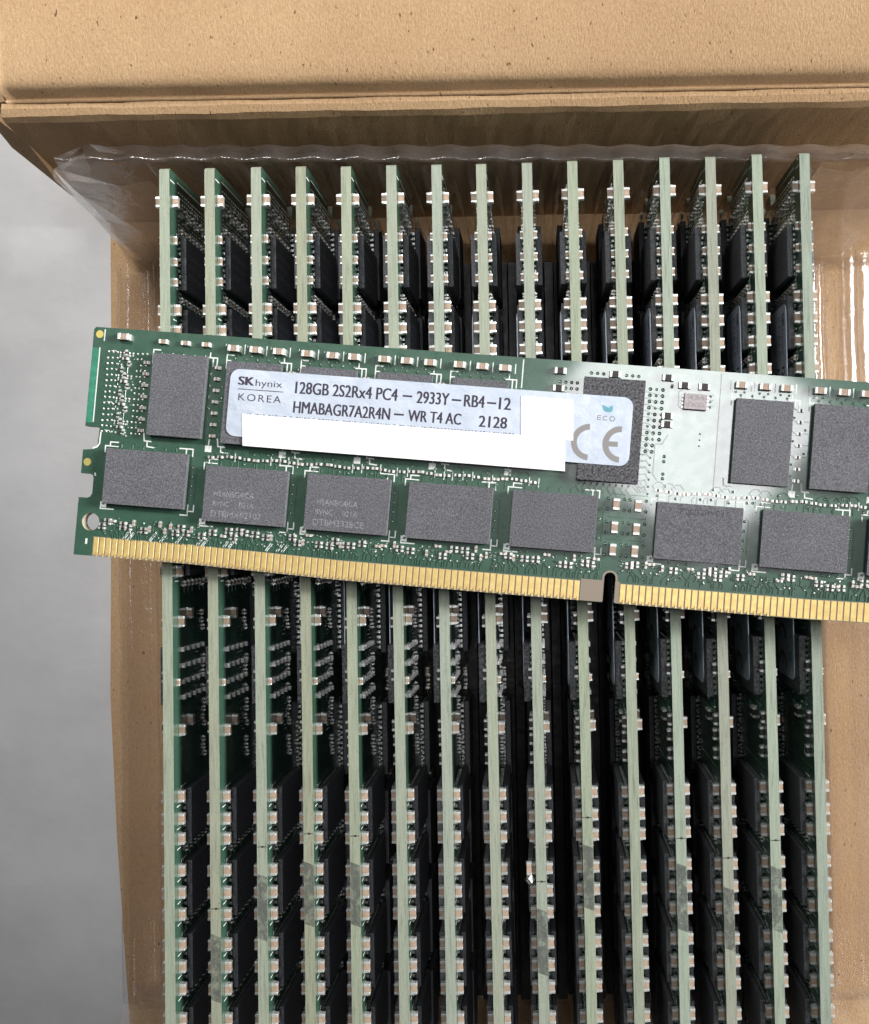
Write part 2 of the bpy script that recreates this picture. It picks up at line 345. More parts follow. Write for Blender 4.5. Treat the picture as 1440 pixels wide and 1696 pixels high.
def components(side, level=1):
    """dense field of tiny resistors, capacitors, vias: front (0) or back (1)"""
    R = random.Random(11+side); b = MB(); v = MB(); t = MB()
    def via(x, y, r=.2):
        v.ring(x, y, .07, r, .005, .085, 0, 9 if level else 6)
        if level: v.dome(x, y, .08, .0, .03, 1, 6)
    # left field near the outer end
    for j in range(15):
        y = 28.0-j*.77; dx = -.05*0
        for i, x in enumerate((2.3, 2.95, 3.55, 6.35, 6.95, 7.55)):
            if R.random() < .93: v.dome(x+R.uniform(-.05, .05), y+R.uniform(-.06, .06), .16, 0, .12, 1)
        k = j % 4
        if k == 0:
            for x in (3.95, 4.45, 5.2, 5.7): v.dome(x, y, .16, 0, .12, 1); v.dome(x, y-.33, .13, 0, .12, 1)
            tiny(b, 4.8, y, math.pi/2)
        elif k == 1: tiny(b, 4.75, y, 0, .7, .36); via(5.9, y, .19); t.stroke([(3.9, y+.6), (3.9, y-.5)], .12, .004, 0, .04)
        elif k == 2:
            for x in (3.7, 4.2, 5.0, 5.5): v.dome(x, y+R.uniform(-.1, .1), .15, 0, .15, 1)
            tiny(b, 5.3, y+.1, math.pi/2, .6, .3)
        else: tiny(b, 4.4, y, math.pi/2, .6, .3); t.stroke([(5.1, y+.4), (5.1, y-.5)], .12, .004, 0, .04)
        t.stroke([(6.2, y), (6.6, y+.3)], .1, .004, 0, .03)
        if R.random() < .7: v.dome(4.1+R.random()*2, y-.38, .13, 0, .12, 1); t.stroke([(2.6+R.random()*.6, y+.2), (3.3, y+.2), (3.6, y-.1)], .1, .03, 2 if R.random() < .4 else 0, .02)
    # small capacitors in the gaps between the upper chips
    ups = UP_L+UP_R
    for u in ups+[7.7-4.85+.0]:
        x = u+4.85
        for j in range(7):
            y = 26.9-j*1.53
            if side == 0 and 57 < x < 80: continue
            tiny(b, x, y, 0 if u > 60 else math.pi/2*0, .6, .42, .32, 2 if u < 60 else 1)
            if R.random() < .8: via(x+R.choice((-.75, .75)), y+.55, .17)
            if R.random() < .6: t.stroke([(x-.5, y), (x-.95, y+.4), (x-.95, y+.8)], .1, .004, 0, .035)
            if R.random() < .6: t.stroke([(x+.5, y+.1), (x+1.3, y+.1)], .1, .004, 0, .035)
    # row between upper and lower chips
    x = 17.6
    while x < 131:
        if not (62 < x < 76 and side == 0) and not (side and 60 < x < 80):
            y = 15.0+.12*math.sin(x); tiny(b, x, y, 0, .62, .36, .3, 1 if R.random() < .7 else 2)
            if R.random() < .75: via(x+R.uniform(-.6, .6), y+R.choice((.75, -.7)), .2)
            if R.random() < .55: t.stroke([(x-.4, y+.1), (x-.8, y+.6), (x-.2, y+1.1), (x+.4, y+1.1), (x+.9, y+.5)], .1, .004, 0, .04)
            if R.random() < .5: t.stroke([(x+.1, y-.4), (x+.1, y-1.3)], .1, .004, 0, .035)
            if R.random() < .35: t.stroke([(x+.75, y+.6), (x+.75, y-.6)], .12, .02, 2)
        x += R.choice((1.12, 1.25, 1.25, 1.4))
    # lower field above the contacts
    x = 3.6
    while x < 130:
        if not 70.3 < x < 73.4:
            yb = 5.0+R.uniform(-.5, .6)
            k = R.random()
            if k < .32: tiny(b, x, yb, 0, .8, .36, .26, 1); tiny(b, x, yb-.5, 0, .8, .3, .26, 1)
            elif k < .55: tiny(b, x, yb, R.choice((0, math.pi/2)), .62, .34, .28, 2)
            elif k < .8:
                for q in range(3): via(x+R.uniform(-.5, .5), 3.6+R.uniform(0, 2.2), R.uniform(.15, .22))
            for q in range(2): via(x+R.uniform(-.5, .5), 3.45+R.uniform(0, 2.4), R.uniform(.15, .2))
            if R.random() < .6: v.dome(x+R.uniform(-.4, .4), 3.4+R.uniform(0, 2.2), .13, 0, .12, 1)
            if R.random() < .75:
                d = R.choice((-.9, -.6, .5, .9)); t.stroke([(x, 2.9), (x+.05, 3.5), (x+d, 4.3), (x+d, 5.1)], .12, .004, 0, .04)
            if R.random() < .5: t.stroke([(x+.3, 2.9), (x+.35, 3.6), (x+.35+R.uniform(-.7, .7), 4.5)], .12, .004, 0, .04)
            if x < 30 and R.random() < .3: t.stroke([(x, 3.0), (x+.75, 4.1)], .11, .02, 2); t.stroke([(x+.25, 3.0), (x+.95, 4.0)], .11, .02, 2)
        x += .72
    # vias beside chips
    for u, vv in LO:
        for j in range(4): via(u+5.95, vv+2.0-j*1.25, .2)
        t.stroke([(u+6.0, vv+2.4), (u+6.45, vv+2.1), (u+6.45, vv-2.2)], .1, .004, 0, .03)
        for j in range(6):
            t.stroke([(u-4+j*1.5, vv+3.9), (u-4+j*1.5, vv+4.4), (u-3.7+j*1.5, vv+4.7)], .1, .004, 0, .035)
    for u in ups:
        for j in range(5): via(u-3+j*1.5, 28.35, .18); t.stroke([(u-3+j*1.5, 28.2), (u-2.6+j*1.5, 27.7)], .1, .004, 0, .03)
    for u in CAP3:
        via(u-.6, 28.75, .17); via(u+.5, 28.75, .17); t.stroke([(u+1.35, 30.3), (u+1.35, 29.0)], .13, .02, 2)
        t.stroke([(u-1.3, 30.2), (u-1.3, 29.0)], .09, .004, 0, .03)
    if side == 0:   # around the register chip
        for j in range(13):
            y = 28.3-j*.82
            n = 3 if j < 9 else (2 if j < 11 else 0)
            for i in range(n): via(75.15+i*.82-j*.004, y, .27 if R.random() < .7 else .2)
            t.stroke([(74.3, y-.4), (74.9+R.random()*.4, y-.4), (75.6+R.random(), y-.7-R.random()*.5)], .1, .004, 0, .045)
        for j in range(6):
            y = 19.6-j*.85; t.stroke([(74.3, y), (75.0, y), (75.3, y+.2), (75.7, y-.25-.1*j)], .1, .004, 0, .05); via(75.8, y-.3-.1*j, .16)
        for j in range(4):
            y = 15.9-j*.5; t.stroke([(73.8+j*.3, 15.4+.2*j), (74.6+j*.4, 14.6)], .1, .004, 0, .045)
        for j in range(9):
            x = 66.7+j*.82; t.stroke([(x, 15.6), (x, 15.2), (x-.3, 14.9), (x+.1+R.random()*.4, 14.3-.5*R.random())], .1, .004, 0, .045); via(x, 15.35, .15)
        for x in (67.3, 68.1, 68.9, 71.9, 72.7, 73.5): via(x, 29.85, .24)
        for i in range(4):
            for j in range(3): via(63.3+i*.75, 28.4-j*.8, .24)
        for x, y in ((77.6, 19.6), (77.6, 18.95), (77.6, 17.3), (77.6, 16.7)): via(x, y, .24)
        t.stroke([(76.3, 21.2), (76.3, 17.2), (76.9, 16.4)], .1, .004, 0, .05)
        t.stroke([(77.9, 22.5), (77.4, 21.6), (77.2, 21.2), (76.4, 21.2)], .1, .004, 0, .05)
        t.stroke([(79.4, 28.6), (78.9, 28.2), (78.9, 26.4), (79.6, 25.8)], .1, .004, 0, .05)
        t.stroke([(79.8, 28.2), (79.4, 27.8), (79.4, 26.9), (79.9, 26.5)], .1, .004, 0, .05)
        for j in range(3): via(83.0, 27.9-j*.7, .2); t.stroke([(82.3, 27.9-j*.7), (83.4, 28.1-j*.7)], .1, .004, 0, .04)
        for y in (22.9, 22.1, 21.3): v.dome(82.0, y, .12, 0, .1, 2)
        for x in (77.9, 77.95, 79.9): via(x, 28.6+R.random()*.4, .2)
        for cx in (71.85, 74.69):
            for cy in (12.9, 9.86, 6.95):
                for dx in (-1.05, 1.05):
                    for dy in (-.7, .7): via(cx+dx, cy+dy, .24)
                t.stroke([(cx-.9, cy+1.35), (cx+1.2, cy+1.35)], .1, .004, 0, .04)
        t.stroke([(84.25, 31.0), (84.25, 16.0)], .1, .004, 0, .05)
        t.stroke([(58.25, 31.0), (58.25, 27.2)], .16, .02, 2)
    else:           # back: bus resistors in the middle
        for k, u in enumerate((66.9, 69.2, 71.4, 73.6)):
            for j in range(5): tiny(b, u+.06*j, 28.0-j*2.0-.35*(k % 2), math.pi/2, .42, .6, .4, 1)
        for j in range(24):
            if R.random() < .55: tiny(b, 58+j*1.1, 19.6+R.uniform(-.4, .4), 0, .6, .35, .3, 1)
        for j in range(30): t.stroke([(60+j*.6, 26), (62+j*.6, 23.5), (62+j*.6, 21)], .1, .004, 0, .03)
    if side: b.flip(); v.flip(); t.flip()
    return (b.data('tiny_component', [TIN, DARK, TAN]), v.data('via', [MASK, TIN, DARK]), t.data('circuit_trace', [MASK, MASK, SILK]))
COMP = [components(0), components(1)]

def silk(side):
    b = MB(); w = .17; z = .022
    for u, vv in LO:
        x0, x1, y0, y1 = u-5.75, u+5.75, vv-3.85, vv+4.05
        b.stroke([(x0-.5, y1-.9), (x0-.5, y1), (x0+.15, y1), (x0+.15, y1+.55), (x0+1.3, y1+.55)], w, z)
        b.stroke([(x0+.15, y1), (x0+1.3, y1-.02)], w*.8, z)
        b.stroke([(x1-1.9, y1+.4), (x1, y1+.4), (x1, y1-.6)], w, z); b.stroke([(x1-.9, y1+.4), (x1-.9, y1-.45)], w, z)
        b.stroke([(x1-1.1, y0-.55), (x1-.05, y0-.55), (x1-.05, y0+.9)], w, z); b.stroke([(x1-.05, y0), (x1+.75, y0), (x1+.75, y0+.9)], w, z)
        b.stroke([(x0-.45, y0+.4), (x0-.45, y0-.55), (x0+1.4, y0-.55)], w, z); b.stroke([(x0-.45, y0-.2), (x0+.3, y0-.25)], w*1.4, z)
        b.ring(x0-.05, y0+.1, .17, .42, z, .01)
    for u in UP_L+UP_R:
        x0, x1, y0, y1 = u-4.15, u+4.15, 16.75, 28.0
        b.stroke([(x0+1.0, y1+.75), (x0, y1+.75), (x0, y1-1.1)], w, z); b.stroke([(x0, y1), (x0+.6, y1)], w, z)
        b.stroke([(x1-1.0, y1+.2), (x1-.05, y1+.2), (x1-.05, y1-1)], w, z); b.stroke([(x1-.5, y1+.9), (x1-.5, y1+.2), (x1+.5, y1+.2), (x1+.5, y1-.9)], w, z)
        b.stroke([(x0-.35, y0+.7), (x0-.2, y0-.35), (x0+.8, y0-.4)], w, z); b.stroke([(x0+.2, y0-.4), (x0+.25, y0-1.1), (x0+1.3, y0-1.2)], w, z)
        b.box(x1-.15, x1+.75, y0-1.2, y0-.35, z-.01, z); b.ring(x1+.3, y0-.75, .15, .38, z, .015)
        b.stroke([(x1+.3, y0-.3), (x1+.35, y0+.5)], w, z)
    b.stroke([(1.05, 28.5), (1.05, 18.4)], .16, z); b.stroke([(1.55, 31.0), (1.55, 29.4)], .16, z)
    b.stroke([(2.25, 17.3), (2.2, 15.6), (1.9, 15.1), (1.3, 14.9)], .2, z)
    b.stroke([(1.9, 11.6), (2.05, 11.2)], .2, z)
    text_polys('1', 1.45, 1.75, 2.0, 2.75, z, b, 0)
    if side: b.flip()
    return b.data('silkscreen', [SILK])
SILKS = [silk(0), silk(1)]

def vlow(u):
    if u < 16 or u > 117.35: return .45
    if u < 36: return .45*(36-u)/20
    if u > 97.35: return .45*(u-97.35)/20
    return 0
def pin_data():
    b = MB(); b.box(-.33, .33, .45, 2.55, .004, .045, 0, .03)
    b.box(-.33, .02, .22, .45, .004, .040); b.box(.10, .33, .0, .45, .004, .043)
    return b.data('contact', [GOLD])
PIN = pin_data()
PINU = [2.95+.85*k for k in range(77)]+[73.55+.85*k for k in range(67)]

def pins_merged(side):
    b = MB()
    for u in PINU: b.box(u-.34, u+.34, vlow(u)+.2, vlow(u)+2.5, .004, .04)
    if side: b.flip()
    return b.data('contact', [GOLD])
PINS_F, PINS_B = pins_merged(0), pins_merged(1)

def label_meshes():
    b = MB(); b.rrect(19.7, 73.0, 17.85, 26.8, 1.25, 1.14, 1.26); lab = b.data('product_label', [LABEL])
    t = MB(); z = 1.266
    text_polys('SK', 20.88, 22.9, 24.72, 25.85, z, t, 0, .03)
    text_polys('hynix', 23.15, 26.75, 24.72, 25.6, z, t, 0)
    t.stroke([(20.85, 24.16), (26.95, 24.16)], .1, z)
    text_polys('KOREA', 21.0, 26.75, 22.65, 23.6, z, t, 0, 0, 1.25)
    text_polys('128GB 2S2Rx4 PC4', 28.55, 42.15, 24.12, 25.72, z, t, 0, .017)
    t.stroke([(42.85, 24.85), (44.1, 24.85)], .24, z)
    text_polys('2933Y', 44.75, 49.0, 24.05, 25.65, z, t, 0, .017)
    t.stroke([(49.35, 24.8), (50.6, 24.8)], .24, z)
    text_polys('RB4', 51.0, 53.65, 24.05, 25.65, z, t, 0, .017)
    t.stroke([(54.0, 24.75), (55.2, 24.75)], .24, z)
    text_polys('12', 55.6, 57.1, 24.02, 25.62, z, t, 0, .017)
    text_polys('HMABAGR7A2R4N', 28.5, 41.35, 21.55, 23.12, z, t, 0, .017)
    t.stroke([(41.9, 22.35), (43.2, 22.35)], .24, z)
    text_polys('WR T4 AC', 43.8, 50.75, 21.6, 23.1, z, t, 0, .017)
    text_polys('2128', 53.15, 56.8, 21.55, 23.05, z, t, 0, .017)
    R = random.Random(3); x = 22.4
    while x < 58.2:
        w = R.choice((.08, .12, .2, .3)); t.box(x, x+w, 20.9, 21.0, z-.002, z); x += w+R.choice((.12, .2, .2, .5))
    g = MB()
    def arc(cx, cy, r0, r1, a0, a1, m, n=22, sq=1.0):
        for k in range(n):
            p, q = [math.radians(a0+(a1-a0)*(k+e)/n) for e in (0, 1)]
            g.face([(cx+sq*r1*math.cos(p), cy+r1*math.sin(p), z), (cx+sq*r0*math.cos(p), cy+r0*math.sin(p), z), (cx+sq*r0*math.cos(q), cy+r0*math.sin(q), z), (cx+sq*r1*math.cos(q), cy+r1*math.sin(q), z)][::-1], m)
    arc(67.7, 20.62, 1.62, 2.38, 92, 268, 0); arc(71.78, 20.62, 1.62, 2.38, 90, 268, 0)
    g.box(70.1, 71.4, 20.27, 20.95, z-.001, z+.001, 0)
    for sg in (-1, 1):
        cx, cy = 69.68, 24.75; P = []
        for k in range(13):
            a = k*math.pi/12; P.append((a, .36*math.sin(a)))
        ax = Vector((sg*.52, 1.0)).normalized(); nx = Vector((ax.y, -ax.x)); pts = []
        for k in range(11):
            s_ = k/10; pts.append(Vector((cx, cy))+ax*1.05*s_+nx*.36*math.sin(math.pi*s_**.7))
        for k in range(9, 0, -1):
            s_ = k/10; pts.append(Vector((cx, cy))+ax*1.05*s_-nx*.22*math.sin(math.pi*s_**.7))
        pts = [Vector((69.68+(p.x-69.68)*1.35, 24.7+(p.y-24.75)*1.0)) for p in pts]; g.face([(*p, z+.002) for p in (pts if sg > 0 else pts[::-1])], 1)
    for a, bq in (((68.95, 24.2), (68.5, 24.2)), ((68.5, 24.2), (68.5, 23.65)), ((68.5, 23.65), (69.0, 23.65)), ((68.5, 23.95), (68.95, 23.95))): g.stroke([a, bq], .11, z+.002, 0)
    g.stroke([(69.75, 24.15), (69.35, 24.15), (69.25, 23.9), (69.35, 23.65), (69.75, 23.65)], .11, z+.002, 0)
    g.stroke([(70.1, 23.9), (70.25, 24.15), (70.6, 24.15), (70.78, 23.9), (70.6, 23.62), (70.25, 23.62), (70.1, 23.9)], .11, z+.002, 0)
    return lab, t.data('label_print', [PRINT]), g.data('label_emblem', [GREYP, TEAL])
LAB, LTXT, LEMB = label_meshes()

def mark_v():
    b = MB(); z = 1.126
    text_polys('H5ANBG4JCA', -4.6, 1.9, 1.0, 1.8, z, b, 0); text_polys('RVNC  021A', -4.6, 1.0, -.4, .4, z, b, 0); text_polys('DTBMX02107', -4.6, 2.6, -1.9, -1.1, z, b, 0)
    b.v = [(-y, x, zz) for x, y, zz in b.v]; return b.data('chip_marking', [LASER])
MARKV = mark_v()

def add_parts(root, detailed, copies=None):
    """adds the parts of a module under root (board coordinates)"""
    def put(name, me, u, vv, side=0, rz=0, z=0):
        o = link(name, me, root, (u, vv, z if not side else -T-z)); o.rotation_euler = (0, 0, rz)
        if side: o.rotation_euler = (math.pi, 0, rz)   # turned over: lies on the back face
        return o
    bd = link('board', BOARD, root)
    for side in (0, 1):
        for u in UP_L+UP_R:
            c = put('memory_chip', CH_V, u, 22.65 if u < 60 and u < 15 else 22.3, side)
            if side and not detailed and u < 35: link('chip_marking', MARKV, c)
        for u, vv in LO: put('memory_chip', CH_H, u, vv, side)
        put('capacitor', CAPB, 4.44, 30.1, side)
        for u in SMALLC: put('capacitor', CAPM, u, 29.85, side)
        for u in CAP3: put('capacitor', CAPB, u, 29.6, side)
        tag(link('tiny_component', COMP[side][0], root), kind='stuff')
        tag(link('via', COMP[side][1], root), kind='stuff')
        tag(link('circuit_trace', COMP[side][2], root), kind='stuff')
        link('silkscreen', SILKS[side], root)
    put('register_chip', CH_R, 70.4, 22.42)
    for u in (71.85, 74.69):
        for vv in (12.88, 9.85, 6.95): put('capacitor', CAPB, u, vv, 0, math.pi/2)
    for u, vv in ((63.19, 29.8), (63.14, 27.5), (70.4, 29.85), (77.3, 29.9)): put('resistor', RESD, u, vv)
    for u, vv in ((77.6, 24.9), (77.6, 23.8)): put('resistor', RESD, u, vv)
    for u in (79.5, 82.1): put('resistor', RESD, u, 29.05)
    for u, vv in ((62.9, 28.9), (62.0, 25.9), (77.9, 28.9), (77.1, 25.8)): put('capacitor', CAPB, u, vv, 1)
    for u in (71.2,): put('capacitor', CAPS, u, 29.9, 1)
    l = link('product_label', LAB, root); link('label_print', LTXT, l); link('label_emblem', LEMB, l)
    return bd

# ------------------------------------------------------------------ setting: table and box
def grid_sheet(name, x0, x1, y0, y1, nx, ny, fz, m):
    b = MB(); vs = [(x0+(x1-x0)*i/nx, y0+(y1-y0)*j/ny, fz(x0+(x1-x0)*i/nx, y0+(y1-y0)*j/ny)) for j in range(ny+1) for i in range(nx+1)]
    b.mesh(vs, [(j*(nx+1)+i, j*(nx+1)+i+1, (j+1)*(nx+1)+i+1, (j+1)*(nx+1)+i) for j in range(ny) for i in range(nx)], 0)
    me = b.data(name, [m]); me.polygons.foreach_set('use_smooth', [True]*len(me.polygons)); return link(name, me)
def tz(x, y):
    z = -39.5
    z += 1.1*math.exp(-((x+92-.04*(y-10))/2.2)**2)*(1/(1+math.exp(-(y-22)/3)))
    z += .5*math.sin(x*.11+y*.05)*.4
    z += .9*math.exp(-((x+88+.35*(y-38)+3*math.sin(y*.13))/1.6)**2)*(1/(1+math.exp(-(y-28)/2)))*(1/(1+math.exp((y-52)/2)))
    return z
tb = grid_sheet('table', -460, 460, -400, 400, 230, 200, tz, TABLE); tag(tb, kind='structure')

box = empty('cardboard_box', (0, 0, -39)); box.rotation_euler = (0, 0, 0)
tag(box, 'brown kraft cardboard box with flap folded out, under the clear tray', 'box')
def panel(name, prof, x0, x1, nx=60, wob=.0, thick=1.6, xl=None):
    """sheet swept along x from a (y,z) profile, with thickness"""
    b = MB(); R = random.Random(5); n = len(prof)
    P = [Vector(p) for p in prof]; N = []
    for i in range(n):
        t = (P[min(i+1, n-1)]-P[max(i-1, 0)]).normalized(); N.append(Vector((t.y, -t.x)))
    vs = []
    for k in range(nx+1):
        x = x0+(x1-x0)*k/nx
        for i, p in enumerate(P):
            w = wob*(math.sin(x*.23+i*1.7)*.5+math.sin(x*.61+i)*.3+math.sin(x*1.7+i*3)*.2)
            xx = x if not (k == 0 and xl) else xl[i]
            sk = -.006*x
            vs.append((xx, p.x+w+sk, p.y+w*.6))
        for i, p in enumerate(P):
            q = p+N[i]*thick; xx = x if not (k == 0 and xl) else xl[i]
            vs.append((xx, q.x-.006*x, q.y))
    m = 2*n; fs = []
    for k in range(nx):
        a, c = k*m, (k+1)*m
        for i in range(n-1):
            fs.append((a+i, a+i+1, c+i+1, c+i)); fs.append((a+n+i+1, a+n+i, c+n+i, c+n+i+1))
        fs.append((a, c, c+n, a+n)); fs.append((a+n-1, a+2*n-1, c+2*n-1, c+n-1))
    fs.append(tuple(range(n))+tuple(range(2*n-1, n-1, -1)))
    b.mesh([(x, y, z+39) for x, y, z in vs], fs, 0)
    me = b.data(name, [KRAFT]); me.polygons.foreach_set('use_smooth', [name == 'flap']*len(me.polygons))
    o = link(name, me, box); return o
wallp = [(53.3, -36.6), (53.5, -25), (53.6, -12), (53.65, 0), (53.75, 3.6), (54.1, 4.7), (54.9, 5.2), (55.5, 5.3)]
panel('wall_panel', wallp, -70.6, 95, 120, .10, 1.5, xl=[-75, -73.6, -72, -70.9, -70.5, -70.4, -70.2, -70])
flapp = [(55.5, 5.3), (55.72, 5.62), (55.9, 5.62), (56.05, 5.3), (56.2, 5.5), (56.5, 7.0), (56.8, 7.6), (57.5, 8.0), (59, 8.4), (66, 9), (80, 9.6), (120, 11)]
panel('flap', flapp, -69.3, 95, 120, .07, 1.5)
fb = MB()
out = [(-74.6, 54.5), (-74.6, 20), (-75.2, -30), (-74.2, -55), (-72.2, -87), (-71.5, -104), (95, -104), (95, 54)]
N8 = len(out); fb.mesh([(x, y, 39-38.4) for x, y in out]+[(x, y, 39-36.6) for x, y in out], [tuple(range(N8)), tuple(range(2*N8-1, N8-1, -1))]+[(k, N8+k, N8+(k+1) % N8, (k+1) % N8) for k in range(N8)])
link('floor_panel', fb.data('floor_panel', [KRAFT]), box)
# corner gusset folded outwards at the left end of the wall
tbm = MB()
g = [(-69.9, 56.9, 5.0), (-70.9, 54.2, -2), (-72.6, 53.0, -14), (-73.4, 52.8, -20), (-75.6, 55.3, -7), (-76.5, 58.5, 0), (-76.5, 100, 6), (-70.6, 100, 8), (-70.2, 60, 6.5)]
tbm.mesh([(x, y, z+39) for x, y, z in g]+[(x, y+.4, z+37.6) for x, y, z in g], [tuple(range(9)), tuple(range(17, 8, -1))]+[(k, 9+k, 9+(k+1) % 9, (k+1) % 9) for k in range(9)])
link('corner_tab', tbm.data('corner_tab', [KRAFT]), box)

# ------------------------------------------------------------------ clear tray
tray = empty('plastic_tray', (0, 0, -36.4))
tag(tray, 'clear thin plastic tray in the cardboard box, holding the standing modules', 'tray')
XM = [-50.46, -44.18, -37.76, -31.47, -25.19, -18.86, -12.56, -6.29, -.07, 6.26, 12.61, 18.87, 25.15, 31.56, 37.9]
def slotdist(x): return min(abs(x-m) for m in XM)
def end_wall(sgn, yc, zt=-1.0):
    """corrugated end wall with rounded pockets between the slots, plus rim ledge"""
    b = MB(); xs = []; x = -66.0
    while x <= 62.01: xs.append(x); x += .35
    nz = 26; rows = []
    def yy(x, t):   # t 0 top .. 1 bottom ; returns inward offset
        if x < -53.2 or x > 41:
            c = -72 if x < 0 else 62
            a = 1.4*math.sin(x*1.1)*t*.5; return 3.4*t+a*.4
        d = slotdist(x); w = 1.25-.55*t
        k = 1/(1+math.exp(-(d-(3.15-w))*7))
        return 4.3*t*k+.15*k
    for j in range(nz+1):
        t = j/nz; z = zt-(zt+35.2)*t; rnd_ = .9*max(0, (t-.86)/.14)**2
        row = []
        for x in xs:
            xx = x-(5.0*t if x < -60 else 0)*((-60-x)/6 if x < -60 else 0)
            row.append((xx, yc-sgn*(yy(x, t)+rnd_)-.024*x*1, z))
        rows.append(row)
    n = len(xs)
    rim = [[(x, yc+sgn*o-.024*x+.12*math.sin(x*1.0), zz+.1*math.sin(x)) for x in [max(q, lim) for q in xs]] for o, zz, lim in ((.0, zt+.3, -66), (.15, zt+.5, -66), (.4, zt+.56, -66), (.65, zt+.4, -66), (.75, zt+.05, -66), (2.3, zt, -62), (2.6, zt-.5, -61.5), (2.7, zt-3.5, -61.5))]
    allr = list(reversed(rim))+rows
    vs = [(p[0], p[1], p[2]+36.4) for r in allr for p in r]
    b.mesh(vs, [(j*n+i, j*n+i+1, (j+1)*n+i+1, (j+1)*n+i) for j in range(len(allr)-1) for i in range(n-1)], 0)
    me = b.data('end_wall', [RIMC]); me.polygons.foreach_set('use_smooth', [True]*len(me.polygons))
    return link('end_wall', me, tray)
end_wall(1, 48.9-.0)
end_wall(-1, -85.1)
def strip(name, prof, y0, y1, skew=0):
    b = MB(); n = len(prof); ny = 30
    vs = [(p[0]+skew*k/ny+.1*math.sin(k*1.3), y0+(y1-y0)*k/ny, p[1]+36.4) for k in range(ny+1) for p in prof]
    b.mesh(vs, [(k*n+i, k*n+i+1, (k+1)*n+i+1, (k+1)*n+i) for k in range(ny) for i in range(n-1)], 0)
    me = b.data(name, [CLEAR]); me.polygons.foreach_set('use_smooth', [True]*len(me.polygons)); return link(name, me, tray)
strip('side_ridge', [(-73.2, -36), (-72.2, -33.2), (-71.6, -32.8), (-69.9, -32.8), (-69.2, -33.3), (-68.3, -35.6), (-66.4, -35.9), (-65.6, -33), (-65.0, -32.6), (-56, -32.6), (-55.4, -33.2), (-54.6, -35.6), (-50, -35.8)], 45.2, -81.5, .3)
strip('side_ridge', [(40, -35.8), (42.5, -35.7), (43.2, -33), (48.5, -32.7), (49.2, -33.2), (50.1, -35.6), (51.6, -35.7), (52.3, -32.6), (53.2, -32.2), (55.8, -32.2), (56.6, -35.3), (60, -35.8), (66, -35.6)], 45.2, -81.5)
# left end block, from the rim corner down to the ridge
bb = MB()
def P(x, y, z): return (x, y, z+36.4)
A0, A1, A2, A3 = P(-66.3, 49.6, -1), P(-66.6, 48.4, -1.4), P(-68.8, 48.6, -18), P(-71.0, 47.6, -34)
B1, B2, B3 = P(-58, 48.0, -4), P(-62.0, 46.6, -20), P(-66.5, 44.8, -34.2)
C1, C2, C3 = P(-53.6, 48.4, -3), P(-55.5, 46.2, -21), P(-58, 44.6, -34.2)
D3, D2 = P(-51.8, 44.8, -34), P(-52.4, 47, -16)
E0 = P(-62.2, 51.9, -1.2)
for f in ((A0, A1, B1), (A1, A2, B2, B1), (A2, A3, B3, B2), (B1, B2, C2, C1), (B2, B3, C3, C2), (C1, C2, D2), (C2, C3, D3, D2), (A0, E0, P(-63.5, 51.5, -6), A2, A1), (A2, A3, P(-71.5, 50, -34), P(-68, 51.5, -20))):
    bb.face(f)
link('corner_block', bb.data('corner_block', [MILKY]), tray)
bb.v = [(-12.6-x, y-.45 if y > 40 else y, z) for x, y, z in bb.v]; bb.f = [tuple(reversed(f)) for f in bb.f]
link('corner_block', bb.data('corner_block', [MILKY]), tray)
bs = MB(); bs.face([(-72, -84, .3), (62, -84, .3), (62, 44.5, .3), (-72, 44.5, .3)]); link('base_sheet', bs.data('base_sheet', [CLEAR]), tray)
GAPSHADE = simple('gap_shade_colour', (.022, .018, .016), .35, nz=(.5, .4), bp=.1)  # added piece; its near-black colour stands in for shade between the modules
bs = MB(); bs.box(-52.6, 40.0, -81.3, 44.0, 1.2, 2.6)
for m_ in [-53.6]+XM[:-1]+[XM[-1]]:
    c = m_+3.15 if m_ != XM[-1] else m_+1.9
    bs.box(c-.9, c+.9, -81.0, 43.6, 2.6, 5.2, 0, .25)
link('gap_shade_base', bs.data('gap_shade_base', [GAPSHADE]), tray)

# ------------------------------------------------------------------ the row of standing modules
FAR = [(-50.39, 48.93, -50.54), (-44.09, 48.86, -44.28), (-37.63, 48.87, -37.9), (-31.42, 48.8, -31.52), (-25.15, 48.65, -25.24), (-18.87, 48.66, -18.84), (-12.61, 48.59, -12.5),
       (-6.44, 48.53, -6.14), (-.11, 48.54, -.03), (6.14, 48.64, 6.38), (12.46, 48.65, 12.77), (18.85, 48.83, 18.89), (25.15, 48.76, 25.14), (31.54, 48.94, 31.59), (38.07, 48.94, 37.72)]
EC = [(.38, .45, .34), (.39, .41, .29), (.40, .46, .36), (.35, .36, .23), (.37, .42, .29), (.39, .45, .35), (.39, .46, .39), (.41, .46, .35), (.39, .45, .37), (.38, .45, .31), (.36, .42, .31),
      (.37, .47, .38), (.34, .35, .28), (.37, .47, .36), (.30, .38, .32)]
MARK = {1: (1529, 1632), 2: (1430, 1533), 3: (1413, 1512), 4: (1413, 1514), 8: (1491, 1591), 9: (1389, 1491), 11: (1424, 1529), 12: (1462, 1560), 13: (1433, 1533)}
PENCIL = {1: 1487, 2: 1388, 3: 1367, 4: 1370, 8: 1447, 9: 1346, 11: 1384, 12: 1416, 13: 1391}
def u_of(px): return (px-266)/12.06+.3
